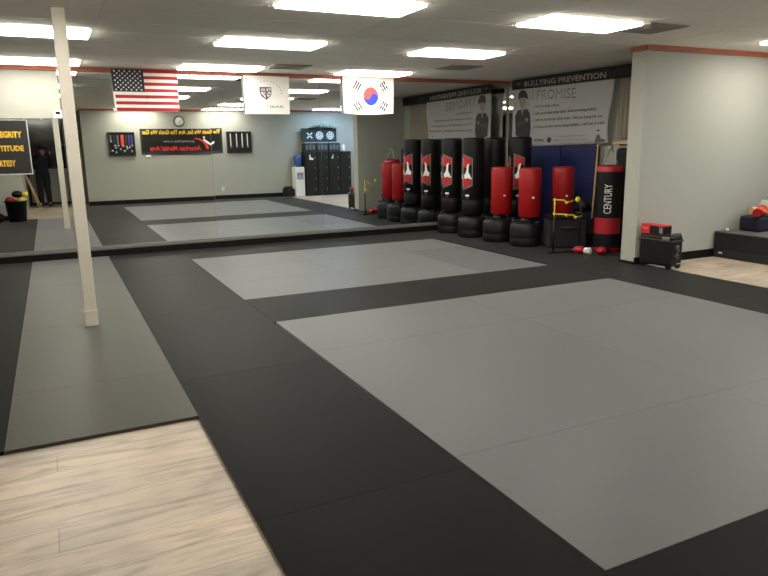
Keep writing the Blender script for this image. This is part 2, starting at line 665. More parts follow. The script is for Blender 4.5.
# thermostat on the wall above the mirror
t = thing('thermostat', 'small white wall box with a dark display beside the post', 'thermostat', (.16, D - .01, 1.985))
b = NB(); box(b, -.06, .06, -.03, .018, -.055, .055, bev=.008); obj('case', b, M_WHITEMETAL, t)
b = NB(); box(b, -.028, .028, -.033, -.03, -.0, .035); obj('display', b, M_BLACKPLASTIC, t)

# ================================================================== FLAGS
CL = [mat('flag_white', (236, 232, 226), .8, var=.02), mat('flag_red', (172, 36, 44), .8, var=.05), mat('flag_navy', (44, 46, 62), .8, var=.08),
      mat('flag_blue', (44, 56, 190), .8, var=.05), mat('flag_coral', (214, 70, 66), .8, var=.05), mat('flag_black', (36, 34, 36), .8, var=.05)]


def cloth(x0, x1, z0, z1, yb, amp, ph=0, sag=0):
    def P(u, v, off=0):
        yy = yb - amp * (1 - v * .75) * math.sin(u * 9 + ph + v * 1.7) - off
        zz = z0 + (z1 - z0) * v
        zz -= sag * math.sin(PI * u) * (1 - v)
        xx = x0 + (x1 - x0) * u + .012 * (1 - v) * (1 if u < .5 else -.5)
        return Vector((xx, yy, zz))
    return P


def hang(name, label, cat, P, nu, nv, f, mats, x0, x1, z1):
    t = thing(name, label, cat, (x0, D - .05, z1))
    inv = Vector((-x0, -(D - .05), -z1))
    b = NB()
    raster(b, lambda u, v: P(u, v) + inv, nu, nv, f)
    # thin thickness: back sheet
    raster(b, lambda u, v: P(u, v, -.002) + inv, 40, 24, lambda u, v: 0)
    obj('flag_cloth', b, mats, t)
    return t, inv


P = cloth(.88, 1.77, 2.035, 2.6, D - .055, .008, 0)


def f_us(u, v):
    k = int((1 - v) * 13)
    if u < .47 and k < 7:
        return 2
    if u < .025:
        return 0
    return 1 if k % 2 == 0 else 0


t, inv = hang('striped_flag', 'red and white striped flag with star field hanging on the mirrors', 'flag', P, 80, 52, f_us, CL, .88, 1.77, 2.6)
b = NB()
for r in range(9):
    for c in range(6 if r % 2 == 0 else 5):
        u = (.06 + .47 * 0) + (c + (0 if r % 2 == 0 else .5)) * .07
        u = .045 + (c + (0 if r % 2 == 0 else .5)) * .076
        v = 1 - (.05 + r * .055)
        pts = []
        for k in range(10):
            a = PI / 2 + k * PI / 5
            rr = .0155 if k % 2 == 0 else .007
            pts.append(P(u + rr * math.cos(a) / .89, v + rr * math.sin(a) / .565, .003) + inv)
        poly(b, pts)
obj('star_field', b, CL[0], t)

P = cloth(2.725, 3.445, 2.003, 2.566, D - .055, .006, 1)
t, inv = hang('crest_flag', 'plain white flag with a dark shield crest and faint lettering', 'flag', P, 40, 24, lambda u, v: 0, CL, 2.725, 3.445, 2.566)
SH = [(.34, .71), (.60, .71), (.60, .55), (.57, .46), (.47, .38), (.38, .46), (.34, .55)]


def f_shield(u, v):
    if not inpoly(u, v, SH):
        return None
    i = inpoly(.47 + (u - .47) / .86, .55 + (v - .55) / .86, SH)
    if not i:
        return 0
    k = (int(u * 34) + int(v * 24)) % 3
    if abs(v - .60) < .012 or abs(u - .47) < .012:
        return 0
    if v > .6 and u < .46:
        return 0 if int(v * 60) % 2 else None
    return 0 if k == 0 else None


b = NB()
raster(b, lambda u, v: P(u, v, .003) + inv, 130, 100, f_shield)
obj('shield_print', b, mat('purple_black_print', (66, 52, 74), .8), t)
b = NB()
arc = []
for k, ch in enumerate(range(9)):
    a = math.radians(112 - k * 13)
    cu_, cv_ = .5 + .33 * math.cos(a), .5 + .36 * math.sin(a)
    for q in ((-.02, 0), (.012, .02)):
        pass
    pts = [P(cu_ + du, cv_ + dv, .003) + inv for du, dv in ((-.018, .004), (.014, -.008), (.016, .012), (-.014, .024))]
    poly(b, pts)
obj('arched_lettering', b, mat('faded_print', (168, 160, 146), .8), t)
tb = text_bm('TIJIAR', .30, .045, bold=.01, map_=lambda a, c: P(.66 + a / .72, .19 + c / .563, .003) + inv)
obj('lettering', tb, mat('faded_dark_print', (120, 112, 108), .8), t)

P = cloth(4.342, 5.264, 2.025, 2.6, D - .055, .007, 2, sag=.02)


def f_kr(u, v):
    A = .922 / .575
    x, y = (u - .54) * A, v - .49
    r = .245
    d = math.hypot(x, y)
    if d < r:
        # tilted red-over-blue swirl
        th = math.radians(-20)
        xr, yr = x * math.cos(th) + y * math.sin(th), -x * math.sin(th) + y * math.cos(th)
        red = yr > 0
        if math.hypot(xr + r / 2, yr) < r / 2:
            red = True
        elif math.hypot(xr - r / 2, yr) < r / 2:
            red = False
        return 4 if red else 3
    for sx, sy, brk in ((-1, 1, (0, 0, 0)), (1, 1, (1, 0, 1)), (-1, -1, (0, 1, 0)), (1, -1, (1, 1, 1))):
        cx, cy = sx * .42, sy * .27
        px, py = x - cx, y - cy
        L = math.hypot(cx, cy)
        n = (cx / L, cy / L)
        s = px * n[0] + py * n[1]
        tt = -px * n[1] + py * n[0]
        if abs(tt) < .12:
            for k, q in enumerate((-.07, 0, .07)):
                if abs(s - q) < .022 and not (brk[k] and abs(tt) < .018):
                    return 5
    return 0


t, inv = hang('disc_flag', 'white flag with a red and blue disc and black bars', 'flag', P, 230, 144, f_kr, CL, 4.342, 5.264, 2.6)

# motto banner on the left mirror
t = thing('motto_banner', 'black banner with yellow words and silver border at the left end of the mirrors', 'banner', (-.73, D - .03, 1.2))
b = NB(); box(b, -.5, .5, 0, .006, 0, .71); obj('sheet', b, mat('black_banner_vinyl', (30, 27, 27), .6), t)
b = NB()
for x0, x1, z0, z1 in ((-.505, .505, -.006, .008), (-.505, .505, .702, .712), (-.505, -.493, .008, .702), (.493, .505, .008, .702)):
    box(b, x0, x1, -.006, 0, z0, z1)
obj('border', b, mat('silver_border', (190, 188, 184), .5), t)
for s, xr, zc, hh in (('INTEGRITY', .425, .52, .085), ('ATTITUDE', .43, .34, .075), ('COURTESY', .315, .145, .085)):
    wd = {'INTEGRITY': .38, 'ATTITUDE': .39, 'COURTESY': .35}[s]
    tb = text_bm(s, wd, hh, bold=.045, map_=face_minus_y(xr - wd / 2, -.003, zc))
    o = obj('lettering', tb, M_YELLOW, t)
    o['label'] = 'yellow bold word'
for x in (-.35, -.2, 0.0, .12, .3, .47):
    b = NB()
    box(b, x - .012, x + .012, -.012, .006, .695, .735, bev=.003)
    obj('clip', b, M_STEEL, t)

# ================================================================== PUNCHING BAGS
def bag_base(t, r=.245, h=.36):
    b = NB()
    lathe(b, [(0, 0), (r * .96, 0), (r, .02), (r, h * .30), (r * .985, h * .33), (r * .985, h * .36), (r, h * .39), (r * .985, h * .84),
              (r * .9, h * .93), (r * .72, h), (r * .3, h + .01), (0, h + .01)], 32)
    for k in range(4):
        a = k * PI / 2 + .5
        M = Matrix.Rotation(a, 4, 'Z')
        box(b, r * .55, r * .88, -.035, .035, h * .93, h * 1.02, bev=.01, M=M)
    obj('base', b, M_BLACKPLASTIC, t)
    b = NB()
    lathe(b, [(0, h * .9), (.07, h * .9), (.075, h + .03), (.055, h + .06), (.055, h + .12), (0, h + .12)], 20)
    obj('neck', b, M_DARKGREY, t)


def cyl_patch(r, ang, zc, w_, h_):
    """maps u,v 0..1 to the side of a cylinder, read from outside"""
    def P(u, v, off=.0025):
        a = ang + (u - .5) * w_ / r
        return Vector(((r + off) * math.cos(a), (r + off) * math.sin(a), zc + (v - .5) * h_))
    return P


LG_OUT = [(0, 1), (1, .88), (1, .12), (0, 0)]
LG_TOP = [(.06, .955), (.93, .85), (.93, .70), (.7, .69), (.45, .62), (.06, .64)]
LG_BOT = [(.06, .05), (.93, .15), (.93, .29), (.6, .32), (.06, .34)]
LG_FIG = [(.50, .72), (.66, .73), (.60, .60), (.62, .50), (.78, .40), (.95, .30), (.60, .33), (.20, .32), (.10, .41), (.32, .47), (.40, .56), (.44, .64)]


def f_logo(u, v):
    if inpoly(u, v, LG_FIG):
        return 2
    if inpoly(u, v, LG_TOP) or inpoly(u, v, LG_BOT):
        return 0
    if inpoly(u, v, LG_OUT):
        if not inpoly(.5 + (u - .5) / .84, .5 + (v - .5) / .93, LG_OUT):
            return 1
    return None


def tall_bag(loc, label, angs=(211, 150)):
    t = thing('punching_bag', label, 'punching bag', loc, 0, 'tall black freestanding punching bags')
    bag_base(t, .245, .34)
    r = .178
    b = NB()
    lathe(b, [(0, .36), (r - .02, .36), (r, .38), (r, .60), (r - .003, .605), (r, .61), (r, 1.56), (r - .006, 1.59), (r - .03, 1.605), (0, 1.61)], 40)
    obj('padded_column', b, M_BLACKVINYL, t)
    for a in angs:
        b = NB()
        raster(b, cyl_patch(r, math.radians(a), 1.06, .18, .58), 26, 60, f_logo)
        obj('emblem', b, [M_REDLOGO, M_GREYLOGO, M_WHITE], t)
        b = NB()
        raster(b, cyl_patch(r, math.radians(a), .66, .07, .075), 10, 8, lambda u, v: 0 if v > .6 else (1 if v < .3 and .3 < u < .8 else None))
        obj('tag_print', b, [M_WHITE, M_REDLOGO], t)
    return t


tall_bag((6.22, 10.0, 0), 'tall black punching bag with red and white emblem, touching the mirror end')
tall_bag((6.21, 9.33, 0), 'tall black punching bag with red and white emblem, second from the mirrors', (206, 150))
tall_bag((6.72, 9.45, 0), 'tall black punching bag hidden behind the first red bag', (90,))
tall_bag((6.80, 8.86, 0), 'tall black punching bag with dim emblem, standing between the two near red bags', (228, 150))


def red_bag(loc, label, dx=(0, 0)):
    t = thing('punching_bag', label, 'punching bag', loc, 0, 'short red freestanding punching bags')
    bag_base(t, .235, .36)
    r = .165
    b = NB()
    lathe(b, [(0, .42), (r - .02, .42), (r, .44), (r, 1.12), (r - .008, 1.14), (r - .03, 1.15), (0, 1.153)], 40, c=(dx[0], dx[1], 0))
    obj('padded_column', b, M_RED, t)
    b = NB()
    box(b, -.015, .015, -.004, .004, -.012, .012, M=Matrix.Translation((dx[0] + r * math.cos(4.35), dx[1] + r * math.sin(4.35), .72)) @ Matrix.Rotation(4.35 + PI / 2, 4, 'Z'))
    obj('tag', b, M_WHITE, t)
    return t


red_bag((6.24, 8.66, 0), 'short red punching bag on black drum base, nearest the tall black bags', (.05, -.02))
red_bag((6.31, 8.05, 0), 'short red punching bag on black drum base, in front of the blue mats', (.05, -.02))
red_bag((6.98, 8.02, 0), 'short red punching bag standing behind the yellow tube frame')

# CENTURY bag
t = thing('heavy_bag', 'black heavy bag with red bands and white vertical lettering by the partition', 'punching bag', (6.93, 7.02, 0))
r = .18
b = NB()
prof = [(0, 0), (r - .015, 0), (r, .015), (r, .055), (r, .06), (r, .25), (r, .255), (r, .47), (r, .475), (r, 1.10), (r, 1.105), (r, 1.17), (r - .02, 1.19), (0, 1.195)]
mis = [1, 1, 1, 1, 0, 0, 1, 1, 0, 0, 1, 1, 0]
lathe(b, prof, 40, mi=0, mis=mis)
obj('bag_body', b, [M_BLACKVINYL, mat('red_band_vinyl', (158, 20, 34), .45)], t)
AC = math.atan2(-7.02, -6.93)
tb = text_bm('CENTURY', .40, .10, bold=.0, res=3)
# read bottom to top, wrapped on the side
bmesh.ops.triangulate(tb, faces=tb.faces[:])
bmesh.ops.subdivide_edges(tb, edges=tb.edges[:], cuts=3, use_grid_fill=True)
for v in tb.verts:
    a, c = v.co.x, v.co.y
    ang = AC - .05 - c / r
    v.co = Vector(((r + .003) * math.cos(ang), (r + .003) * math.sin(ang), .74 + a))
obj('lettering', tb, M_WHITE, t)
b = NB()
for k in range(4):
    a = AC + PI / 4 + k * PI / 2
    tube(b, [(r * .8 * math.cos(a), r * .8 * math.sin(a), 1.18), (.02 * math.cos(a), .02 * math.sin(a), 1.42)], .009, 8)
lathe(b, [(.0, 1.40), (.03, 1.41), (.03, 1.44), (0, 1.45)], 12)
obj('strap', b, M_STEEL, t)

# blue folded mats against the right wall
for k, (y0, y1, lb) in enumerate(((8.75, 9.66, 'nearer the corner'), (7.95, 8.74, 'nearer the heavy bag'))):
    t = thing('folding_mat', 'dark blue folded mat leaning on the wall under the rules banner, ' + lb, 'mat', (7.57, (y0 + y1) / 2, 0), 0, 'blue folding mats')
    h = (y1 - y0) / 2 - .005
    for j in range(2):
        b = NB(); box(b, -.045 + j * .05, -.0 + j * .05, -h, h, 0, 1.45, bev=.012); obj('panel', b, M_BLUEMAT, t)

# curtain beside the banner, shelf, pole
t = thing('curtain', 'brown ribbed curtain hanging beside the rules banner', 'curtain', (7.6, 7.2, 1.55))
b = NB()
pts = []
n = 60
pf = []
for i in range(n + 1):
    yy = -.55 + .95 * i / n
    pf.append((.018 * math.sin(i * 1.1), yy))
for i in range(n):
    (xa, ya), (xb, yb) = pf[i], pf[i + 1]
    for z0, z1 in ((0, .9),):
        q = b.faces.new([b.verts.new(p) for p in ((xa, ya, z0), (xb, yb, z0), (xb, yb, z1), (xa, ya, z1))])
bmesh.ops.remove_doubles(b, verts=b.verts[:], dist=1e-5)
bmesh.ops.solidify(b, geom=b.faces[:], thickness=.004)
obj('fabric', b, mat('taupe_curtain', (146, 138, 122), .9, var=.1), t)
b = NB(); tube(b, [(.0, -.58, .91), (.0, .43, .91)], .01); obj('rod', b, M_STEEL, t)

t = thing('wall_shelf', 'small light wood shelf on the wall beside the ribbed curtain', 'shelf', (7.65, 7.22, 1.47), 0)
b = NB(); box(b, -.32, 0, -.2, .2, .0, .035, bev=.004); obj('board', b, M_PINE, t)
for y in (-.15, .15):
    b = NB(); box(b, -.025, 0, y - .012, y + .012, -.14, 0); box(b, -.22, 0, y - .012, y + .012, -.02, 0); obj('bracket', b, M_PINE, t)

tube_t = thing('wooden_staff', 'pale wooden staff upright against the right wall by the blue mats', 'staff', (7.44, 7.88, 0))
b = NB(); tube(b, [(0, 0, 0), (.07, .0, 1.5)], .014); obj('staff_shaft', b, M_PINE, tube_t)

# ------------------------------------------------------------------ rules banner
t = thing('rules_banner', 'long white banner headed BULLYING PREVENTION above the punching bags', 'banner', (7.5, 8.5, 1.47))
ox, oy, oz = -7.5, -8.5, -1.47
MB = mat('white_banner_vinyl', (226, 225, 222), .6, var=.03)
MD = mat('dark_banner_print', (44, 43, 42), .6)
MG = mat('grey_banner_print', (92, 90, 88), .6)


def PB(Yv, Z, off=0):
    u = (10.04 - Yv) / 3.4
    return Vector((-.012 * math.sin(u * 14 + Z * 2) * (1 - (Z - 1.47) / 1.1) - off, Yv + oy, Z + oz))


b = NB()
YA, YZ = 10.03, 7.66


def bodyP(u, v):
    right = YZ - .05 * v + .06 * math.sin(v * 5) * (1 - v)
    return PB(YA + (right - YA) * u, 1.44 + (2.44 - 1.44) * v + .05 * u * (1 - v))


raster(b, bodyP, 60, 20, lambda u, v: 0)
b2 = b
bmesh.ops.solidify(b2, geom=b2.faces[:], thickness=.003)
obj('sheet', b2, MB, t)
b = NB()
raster(b, lambda u, v: PB(10.05 - u * 3.55, 2.43 - .04 * u + v * (.165 + .02 * u), .004), 60, 4, lambda u, v: 0)
bmesh.ops.solidify(b, geom=b.faces[:], thickness=.004)
obj('header_strip', b, MD, t)


def btext(s, y_left, y_right, zl, zr, h, m, bold=.0, nm='lettering', off=.006, shear=0):
    w_ = y_left - y_right
    sl = (zr - zl) / w_

    def mp(a, c):
        q = a + w_ / 2
        return PB(y_left - q, zl + sl * q + c, off)
    o = obj(nm, text_bm(s, w_, h, bold=bold, map_=mp, shear=shear), m, t)
    return o


btext('BULLYING PREVENTION', 9.70, 7.77, 2.505, 2.475, .09, mat('header_print', (160, 156, 148), .6), .02, off=.010)
btext('*', 9.92, 9.80, 2.51, 2.51, .07, mat('header_print', (160, 156, 148), .6), .02, off=.010)
btext('I PROMISE', 9.48, 8.41, 2.305, 2.265, .15, MG, .0)
btext('I PROMISE', 9.475, 8.415, 2.305, 2.265, .125, mat('pale_banner_print', (196, 195, 192), .6), -.012, off=.008)
btext('- I will not bully others.', 9.46, 8.77, 2.11, 2.10, .05, MD, .01)
btext('- I will try to help other kids... who are being bullied.', 9.455, 7.94, 1.99, 1.995, .055, MD, .01)
btext('- I will try to include other kids... who are being left out.', 9.45, 7.80, 1.885, 1.885, .055, MD, .01)
btext('- If I know another kid is being bullied... I will tell an adult.', 9.445, 7.74, 1.765, 1.785, .055, MD, .01)
btext('www.', 9.41, 9.12, 1.55, 1.55, .05, mat('blue_banner_print', (50, 60, 110), .6), .01)
btext('bullying prevention program', 8.78, 8.19, 1.605, 1.61, .025, MG)
btext('taught at this martial arts school', 8.9, 8.1, 1.545, 1.55, .025, MG)
b = NB()


def Ppatch(y, z, off=.006):
    return PB(y, z, off)


def ppoly(b, pts, mi=0, off=.006):
    poly(b, [PB(y, z, off) for y, z in pts], mi)


def pell(b, cy, cz, ry, rz, mi, off=.006, n=24):
    ppoly(b, [(cy - ry * math.cos(2 * PI * k / n), cz + rz * math.sin(2 * PI * k / n)) for k in range(n)], mi, off)


# printed photo of a child in a cap with folded arms
ppoly(b, [(9.92, 1.47), (9.56, 1.47), (9.50, 1.75), (9.53, 2.0), (9.60, 2.08), (9.86, 2.08), (9.95, 1.98), (9.93, 1.75)], 0)
pell(b, 9.745, 2.22, .085, .115, 1, .007)
ppoly(b, [(9.86, 2.25), (9.85, 2.36), (9.78, 2.41), (9.68, 2.40), (9.62, 2.33), (9.60, 2.25), (9.70, 2.28), (9.80, 2.28)], 0, .008)
ppoly(b, [(9.79, 2.10), (9.70, 2.10), (9.745, 1.97)], 1, .008)
ppoly(b, [(9.90, 1.86), (9.60, 1.92), (9.58, 1.86), (9.88, 1.79)], 2, .008)
ppoly(b, [(9.66, 1.94), (9.57, 1.92), (9.60, 1.86)], 1, .009)
ppoly(b, [(9.93, 1.66), (9.80, 1.60), (9.78, 1.47), (9.94, 1.47)], 3, .008)
obj('child_photo_print', b, [MD, mat('print_skin', (150, 138, 126), .6), mat('print_dark', (66, 64, 62), .6), mat('print_tan', (190, 176, 150), .6)], t)
b = NB()
pell(b, 8.99, 1.555, .055, .045, 0)
pell(b, 7.88, 1.56, .05, .06, 1)
ppoly(b, [(7.96, 1.50), (7.72, 1.51), (7.74, 1.55), (7.94, 1.56)], 1, .007)
pell(b, 7.88, 1.68, .03, .015, 1)
obj('round_logo', b, [mat('blue_banner_print', (50, 60, 110), .6), MG], t)
b = NB()
for y in (10.0, 9.2, 8.4, 7.6, 6.8):
    tube(b, [(0, y + oy, 2.58 + oz), (.0, y + oy, H - .002 + oz)], .004, 6)
obj('hanging_cord', b, M_STEEL, t)

# ------------------------------------------------------------------ equipment by the bags
def glove(t, c, rz, m, s=1.0, cuffm=None):
    b = NB()
    M = Matrix.Translation(c) @ Matrix.Rotation(rz, 4, 'Z') @ Matrix.Scale(s, 4)
    ball(b, (0, .0, .07), .085, (1, 1.25, .85), M=M)
    ball(b, (.075, -.02, .065), .04, (.8, 1.5, .9), M=M)
    obj('glove_mitt', b, m, t)
    b = NB()
    tube(b, [(0, -.09, .06), (0, -.2, .06)], .05, 14, M=M, rs=[.055, .062])
    obj('cuff', b, cuffm or M_WHITE, t)


def glove_thing(loc, rz, m, label, group, s=1.0, cuffm=None, tilt=None):
    t = thing('boxing_glove', label, 'glove', loc, rz, group)
    glove(t, (0, 0, 0), 0, m, s, cuffm)
    if tilt:
        t.rotation_euler = (tilt[0], tilt[1], rz)
    return t


def duffel(name, loc, rz, L_, r_, m, label):
    t = thing(name, label, 'bag', loc, rz)
    b = NB()
    prof = [(0, -L_ / 2), (r_ * .8, -L_ / 2), (r_ * .97, -L_ / 2 + .03), (r_, -L_ * .2), (r_ * 1.03, 0), (r_, L_ * .25), (r_ * .96, L_ / 2 - .03), (r_ * .8, L_ / 2), (0, L_ / 2)]
    lathe(b, prof, 28, M=Matrix.Translation((0, 0, r_ * .82)) @ Matrix.Diagonal((1, 1, .82, 1)) @ Matrix.Rotation(PI / 2, 4, 'Y'))
    obj('bag_body', b, m, t)
    for s in (-1, 1):
        b = NB()
        pts = [(-L_ * .2, s * r_ * .75, r_ * 1.2), (-L_ * .17, s * r_ * .4, r_ * 1.75), (0, s * r_ * .25, r_ * 1.9), (L_ * .17, s * r_ * .4, r_ * 1.75), (L_ * .2, s * r_ * .75, r_ * 1.2)]
        tube(b, pts, .014, 8)
        obj('handle', b, m, t)
    b = NB(); tube(b, [(-L_ * .42, 0, r_ * 1.64), (L_ * .42, 0, r_ * 1.66)], .006, 6); obj('zipper', b, M_DARKGREY, t)
    return t


t = thing('equipment_crate', 'dark equipment crate on the floor between the red bags and the heavy bag', 'crate', (6.72, 7.62, 0), -.45)
b = NB(); box(b, -.30, .26, -.17, .17, 0, .46, bev=.03); obj('crate_body', b, M_BLACKCLOTH, t)
b = NB(); box(b, -.31, .27, -.18, .18, .42, .475, bev=.015); obj('lid', b, M_BLACKVINYL, t)
b = NB(); tube(b, [(-.1, -.17, .3), (-.08, -.2, .3), (.08, -.2, .3), (.1, -.17, .3)], .012, 8); obj('handle', b, M_DARKGREY, t)
duffel('duffel_bag', (7.38, 7.58, 0), 1.57, .5, .22, M_BLACKCLOTH, 'black duffel bag against the wall behind the heavy bag')

t = thing('tube_frame', 'stand with yellow tube rails and round joints, among the black bags', 'frame', (6.25, 7.20, 0), -.25)
b = NB()
tube(b, [(-.1, 0, .48), (-.1, 0, .76)], .010, 8)
obj('upright', b, mat('yellow_plastic', (205, 190, 50), .4), t)
b = NB()
tube(b, [(-.1, 0, 0), (-.1, 0, .48)], .013, 8)
obj('leg', b, M_BLACKPLASTIC, t)
b = NB()
tube(b, [(.36, .12, 0), (.36, .12, .74)], .009, 8)
obj('upright', b, M_BLACKPLASTIC, t)
YP = MATS['yellow_plastic']
for z0, segs in ((.74, ((-.1, 0, 0), (.03, -.02, -.01), (.05, -.05, -.04), (.17, -.02, -.015))), (.545, ((-.1, 0, 0), (.04, -.01, -.01), (.06, -.04, -.02), (.17, -.02, -.02), (.19, -.05, -.05), (.32, 0, -.04)))):
    b = NB(); tube(b, [(x, y, z0 + z) for x, y, z in segs], .009, 8); obj('rail', b, YP, t)
    for x, y, z in segs[::2]:
        b = NB(); ball(b, (x, y, z0 + z), .022, seg=12); obj('joint_knob', b, YP, t)
b = NB(); ball(b, (.23, -.02, .735), .035, (1, .8, 1.2), seg=14); obj('joint_knob', b, YP, t)
b = NB()
box(b, -.16, .42, -.02, .02, 0, .02)
obj('foot_bar', b, M_BLACKPLASTIC, t)

RG = 'red and black sparring gear on the floor'
glove_thing((6.42, 7.0, 0), .5, MATS['red_band_vinyl'], 'red sparring glove with white cuff nearest the red bags on the floor', RG, .8)
glove_thing((6.61, 6.77, 0), 2.0, MATS['red_band_vinyl'], 'red sparring glove between the other gloves and the heavy bag', RG, .8, M_BLACKVINYL)
t = thing('sparring_helmet', 'black padded head guard resting on the dark equipment crate', 'helmet', (6.93, 7.52, .49), 2.5)
b = NB()
ball(b, (0, 0, .11), .115, (1, 1.1, 1.05), seg=24)
obj('shell', b, M_BLACKVINYL, t)
b = NB()
for s in (-1, 1):
    ball(b, (s * .1, 0, .08), .045, (.6, 1, 1.2), seg=14)
obj('ear_pad', b, M_BLACKPLASTIC, t)
b = NB(); tube(b, [(-.1, .07, .02), (0, .1, .0), (.1, .07, .02)], .01, 8); obj('chin_strap', b, M_DARKGREY, t)

# black pads behind, filling the corner by the heavy bag
t = thing('kick_shield', 'large black kick shield standing behind the heavy bag', 'pad', (7.30, 7.04, 0), -1.5)
b = NB(); box(b, -.2, .2, -.07, .07, 0, 1.42, bev=.05, seg=3); obj('pad_body', b, M_BLACKVINYL, t)
b = NB()
for z in (.4, .7):
    tube(b, [(-.12, -.08, z), (-.1, -.12, z), (.1, -.12, z), (.12, -.08, z)], .015, 8)
obj('handle', b, M_BLACKCLOTH, t)

# ------------------------------------------------------------------ rolling case + red box beside the partition
t = thing('rolling_case', 'black hard rolling case standing in front of the partition wall end', 'case', (6.565, 5.75, 0), .05)
b = NB()
box(b, -.105, .105, -.235, .235, .03, .40, bev=.03, seg=3)
obj('case_body', b, M_BLACKPLASTIC, t)
b = NB(); box(b, -.109, .109, -.239, .239, .33, .35, bev=.006); obj('lid_seam', b, M_DARKGREY, t)
b = NB(); tube(b, [(-.08, -.21, .385), (-.07, -.21, .42), (.07, -.21, .42), (.08, -.21, .385)], .012, 8); obj('handle', b, M_DARKGREY, t)
b = NB(); box(b, -.114, -.104, -.20, -.10, .35, .39, bev=.004); obj('latch', b, M_STEEL, t)
for sx, sy in ((-1, -1), (-1, 1), (1, -1), (1, 1)):
    b = NB()
    lathe(b, [(0, -.015), (.035, -.015), (.04, -.01), (.04, .01), (.035, .015), (0, .015)], 20, M=Matrix.Translation((sx * .08, sy * .19, .04)) @ Matrix.Rotation(PI / 2, 4, 'Y'))
    obj('wheel', b, M_BLACKPLASTIC, t)
for k in range(2):
    b = NB()
    lathe(b, [(0, 0), (.04, 0), (.045, .006), (.0, .01)], 20, M=Matrix.Translation((.0, -.234, .15 + k * .1)) @ Matrix.Rotation(PI / 2, 4, 'X'))
    obj('side_port', b, M_DARKGREY, t)
b = NB(); box(b, .0, .08, -.24, -.234, .06, .075); obj('label_plate', b, M_STEEL, t)

t = thing('shoe_box', 'small red box with a black sleeve lying on the black rolling case', 'box', (6.54, 5.81, .402), .05)
b = NB(); box(b, -.07, .06, -.165, .165, 0, .115, bev=.003)
obj('carton', b, mat('red_card', (196, 24, 28), .55), t)
b = NB(); box(b, -.073, .063, -.168, .04, .006, .10); obj('side_sleeve', b, M_BLACKPLASTIC, t)
b = NB(); box(b, -.075, -.073, -.15, -.10, .02, .09); obj('label_patch', b, mat('grey_card', (110, 108, 104), .6), t)
obj('lettering', text_bm('FIGHT', .09, .022, bold=.02, map_=face_minus_x(-.072, .105, .065)), mat('pink_print', (232, 150, 140), .6), t)
t = thing('bottle_cap', 'tiny white cap on the rim of the rolling case', 'cap', (6.49, 5.93, .402), 0)
b = NB(); lathe(b, [(0, 0), (.018, 0), (.018, .02), (.014, .025), (0, .025)], 16); obj('cap_body', b, M_WHITE, t)

# ------------------------------------------------------------------ bench
t = thing('bench', 'low black carpeted bench along the right end of the partition wall', 'bench', (7.84, 6.0, -.02))
MBN = mat('charcoal_carpet', (40, 41, 42), .9, var=.15, bump=.2, bscale=300)
MTP = mat('grey_bench_top', (86, 86, 84), .7, var=.08)
b = NB(); box(b, .012, 1.2, -3.4, 0, 0, .12); obj('plinth', b, MBN, t)
b = NB(); box(b, 0, 1.22, -3.42, 0, .12, .33, bev=.008); obj('seat_box', b, mat('black_carpet', (26, 26, 27), .85, var=.12, bump=.1, bscale=300), t)
b = NB(); box(b, .0, 1.22, -3.42, 0, .33, .345, bev=.004); obj('seat_top', b, MTP, t)
b = NB(); box(b, .004, .014, -.13, -.08, .055, .075); obj('maker_plate', b, M_WHITE, t)
BZ = .325
t = thing('gear_bag', 'navy boxy gear bag lying on the black bench', 'bag', (8.42, 5.74, BZ))
b = NB(); box(b, -.28, .30, -.15, .15, 0, .20, bev=.04, seg=3); obj('bag_body', b, M_NAVY, t)
b = NB(); tube(b, [(-.24, -.02, .201), (.26, .0, .203)], .006, 6); obj('zipper', b, M_DARKGREY, t)
b = NB(); tube(b, [(-.1, -.15, .12), (-.08, -.18, .15), (.08, -.18, .15), (.1, -.15, .12)], .012, 8); obj('handle', b, M_BLACKCLOTH, t)
GZ = BZ + .203
glove_thing((8.27, 5.68, GZ), -1.2, mat('orange_vinyl', (214, 84, 40), .45), 'orange sparring glove on top of the navy gear bag', 'gloves on the navy gear bag', .85, M_RED)
glove_thing((8.47, 5.79, GZ), -1.9, M_RED, 'red sparring glove half under the white towel', 'gloves on the navy gear bag', .85, mat('peach_vinyl', (226, 170, 130), .5))
t = thing('towel', 'crumpled white towel draped over the gloves on the bench', 'towel', (8.56, 5.76, GZ + .15))
b = NB()
random.seed(3)
hs = {}
for i in range(15):
    for j in range(11):
        hs[(i, j)] = random.uniform(-.012, .012)
raster(b, lambda u, v: Vector((-.12 + .28 * u, -.10 + .2 * v, .03 - .55 * max(0, .25 - u) - 1.2 * max(0, u - .6) ** 1.4 - 1.4 * max(0, .35 - v) ** 1.5 + hs[(round(u * 14), round(v * 10))])), 14, 10, lambda u, v: 0)
bmesh.ops.solidify(b, geom=b.faces[:], thickness=.006)
obj('cloth', b, mat('white_towel', (212, 208, 198), .9, bump=.2), t)
t = thing('sports_bottle', 'black bottle with white bands at the far end of the bench', 'bottle', (8.93, 5.86, BZ))
b = NB()
lathe(b, [(0, 0), (.04, 0), (.045, .02), (.045, .6), (.03, .66), (.03, .70), (0, .71)], 20)
obj('bottle_body', b, M_BLACKPLASTIC, t)
for z in (.42, .52):
    b = NB(); lathe(b, [(.046, z), (.047, z + .005), (.047, z + .035), (.046, z + .04)], 20); obj('band', b, M_WHITE, t)
random.seed(7)
t = thing('jar_lid', 'tiny white cap lying on the bench beside the navy duffel', 'cap', (8.02, 5.95, BZ))
b = NB(); lathe(b, [(0, 0), (.018, 0), (.018, .025), (0, .03)], 14); obj('cap_body', b, M_WHITE, t)

# ================================================================== BACK WALL (seen in the mirrors)
WB = .302


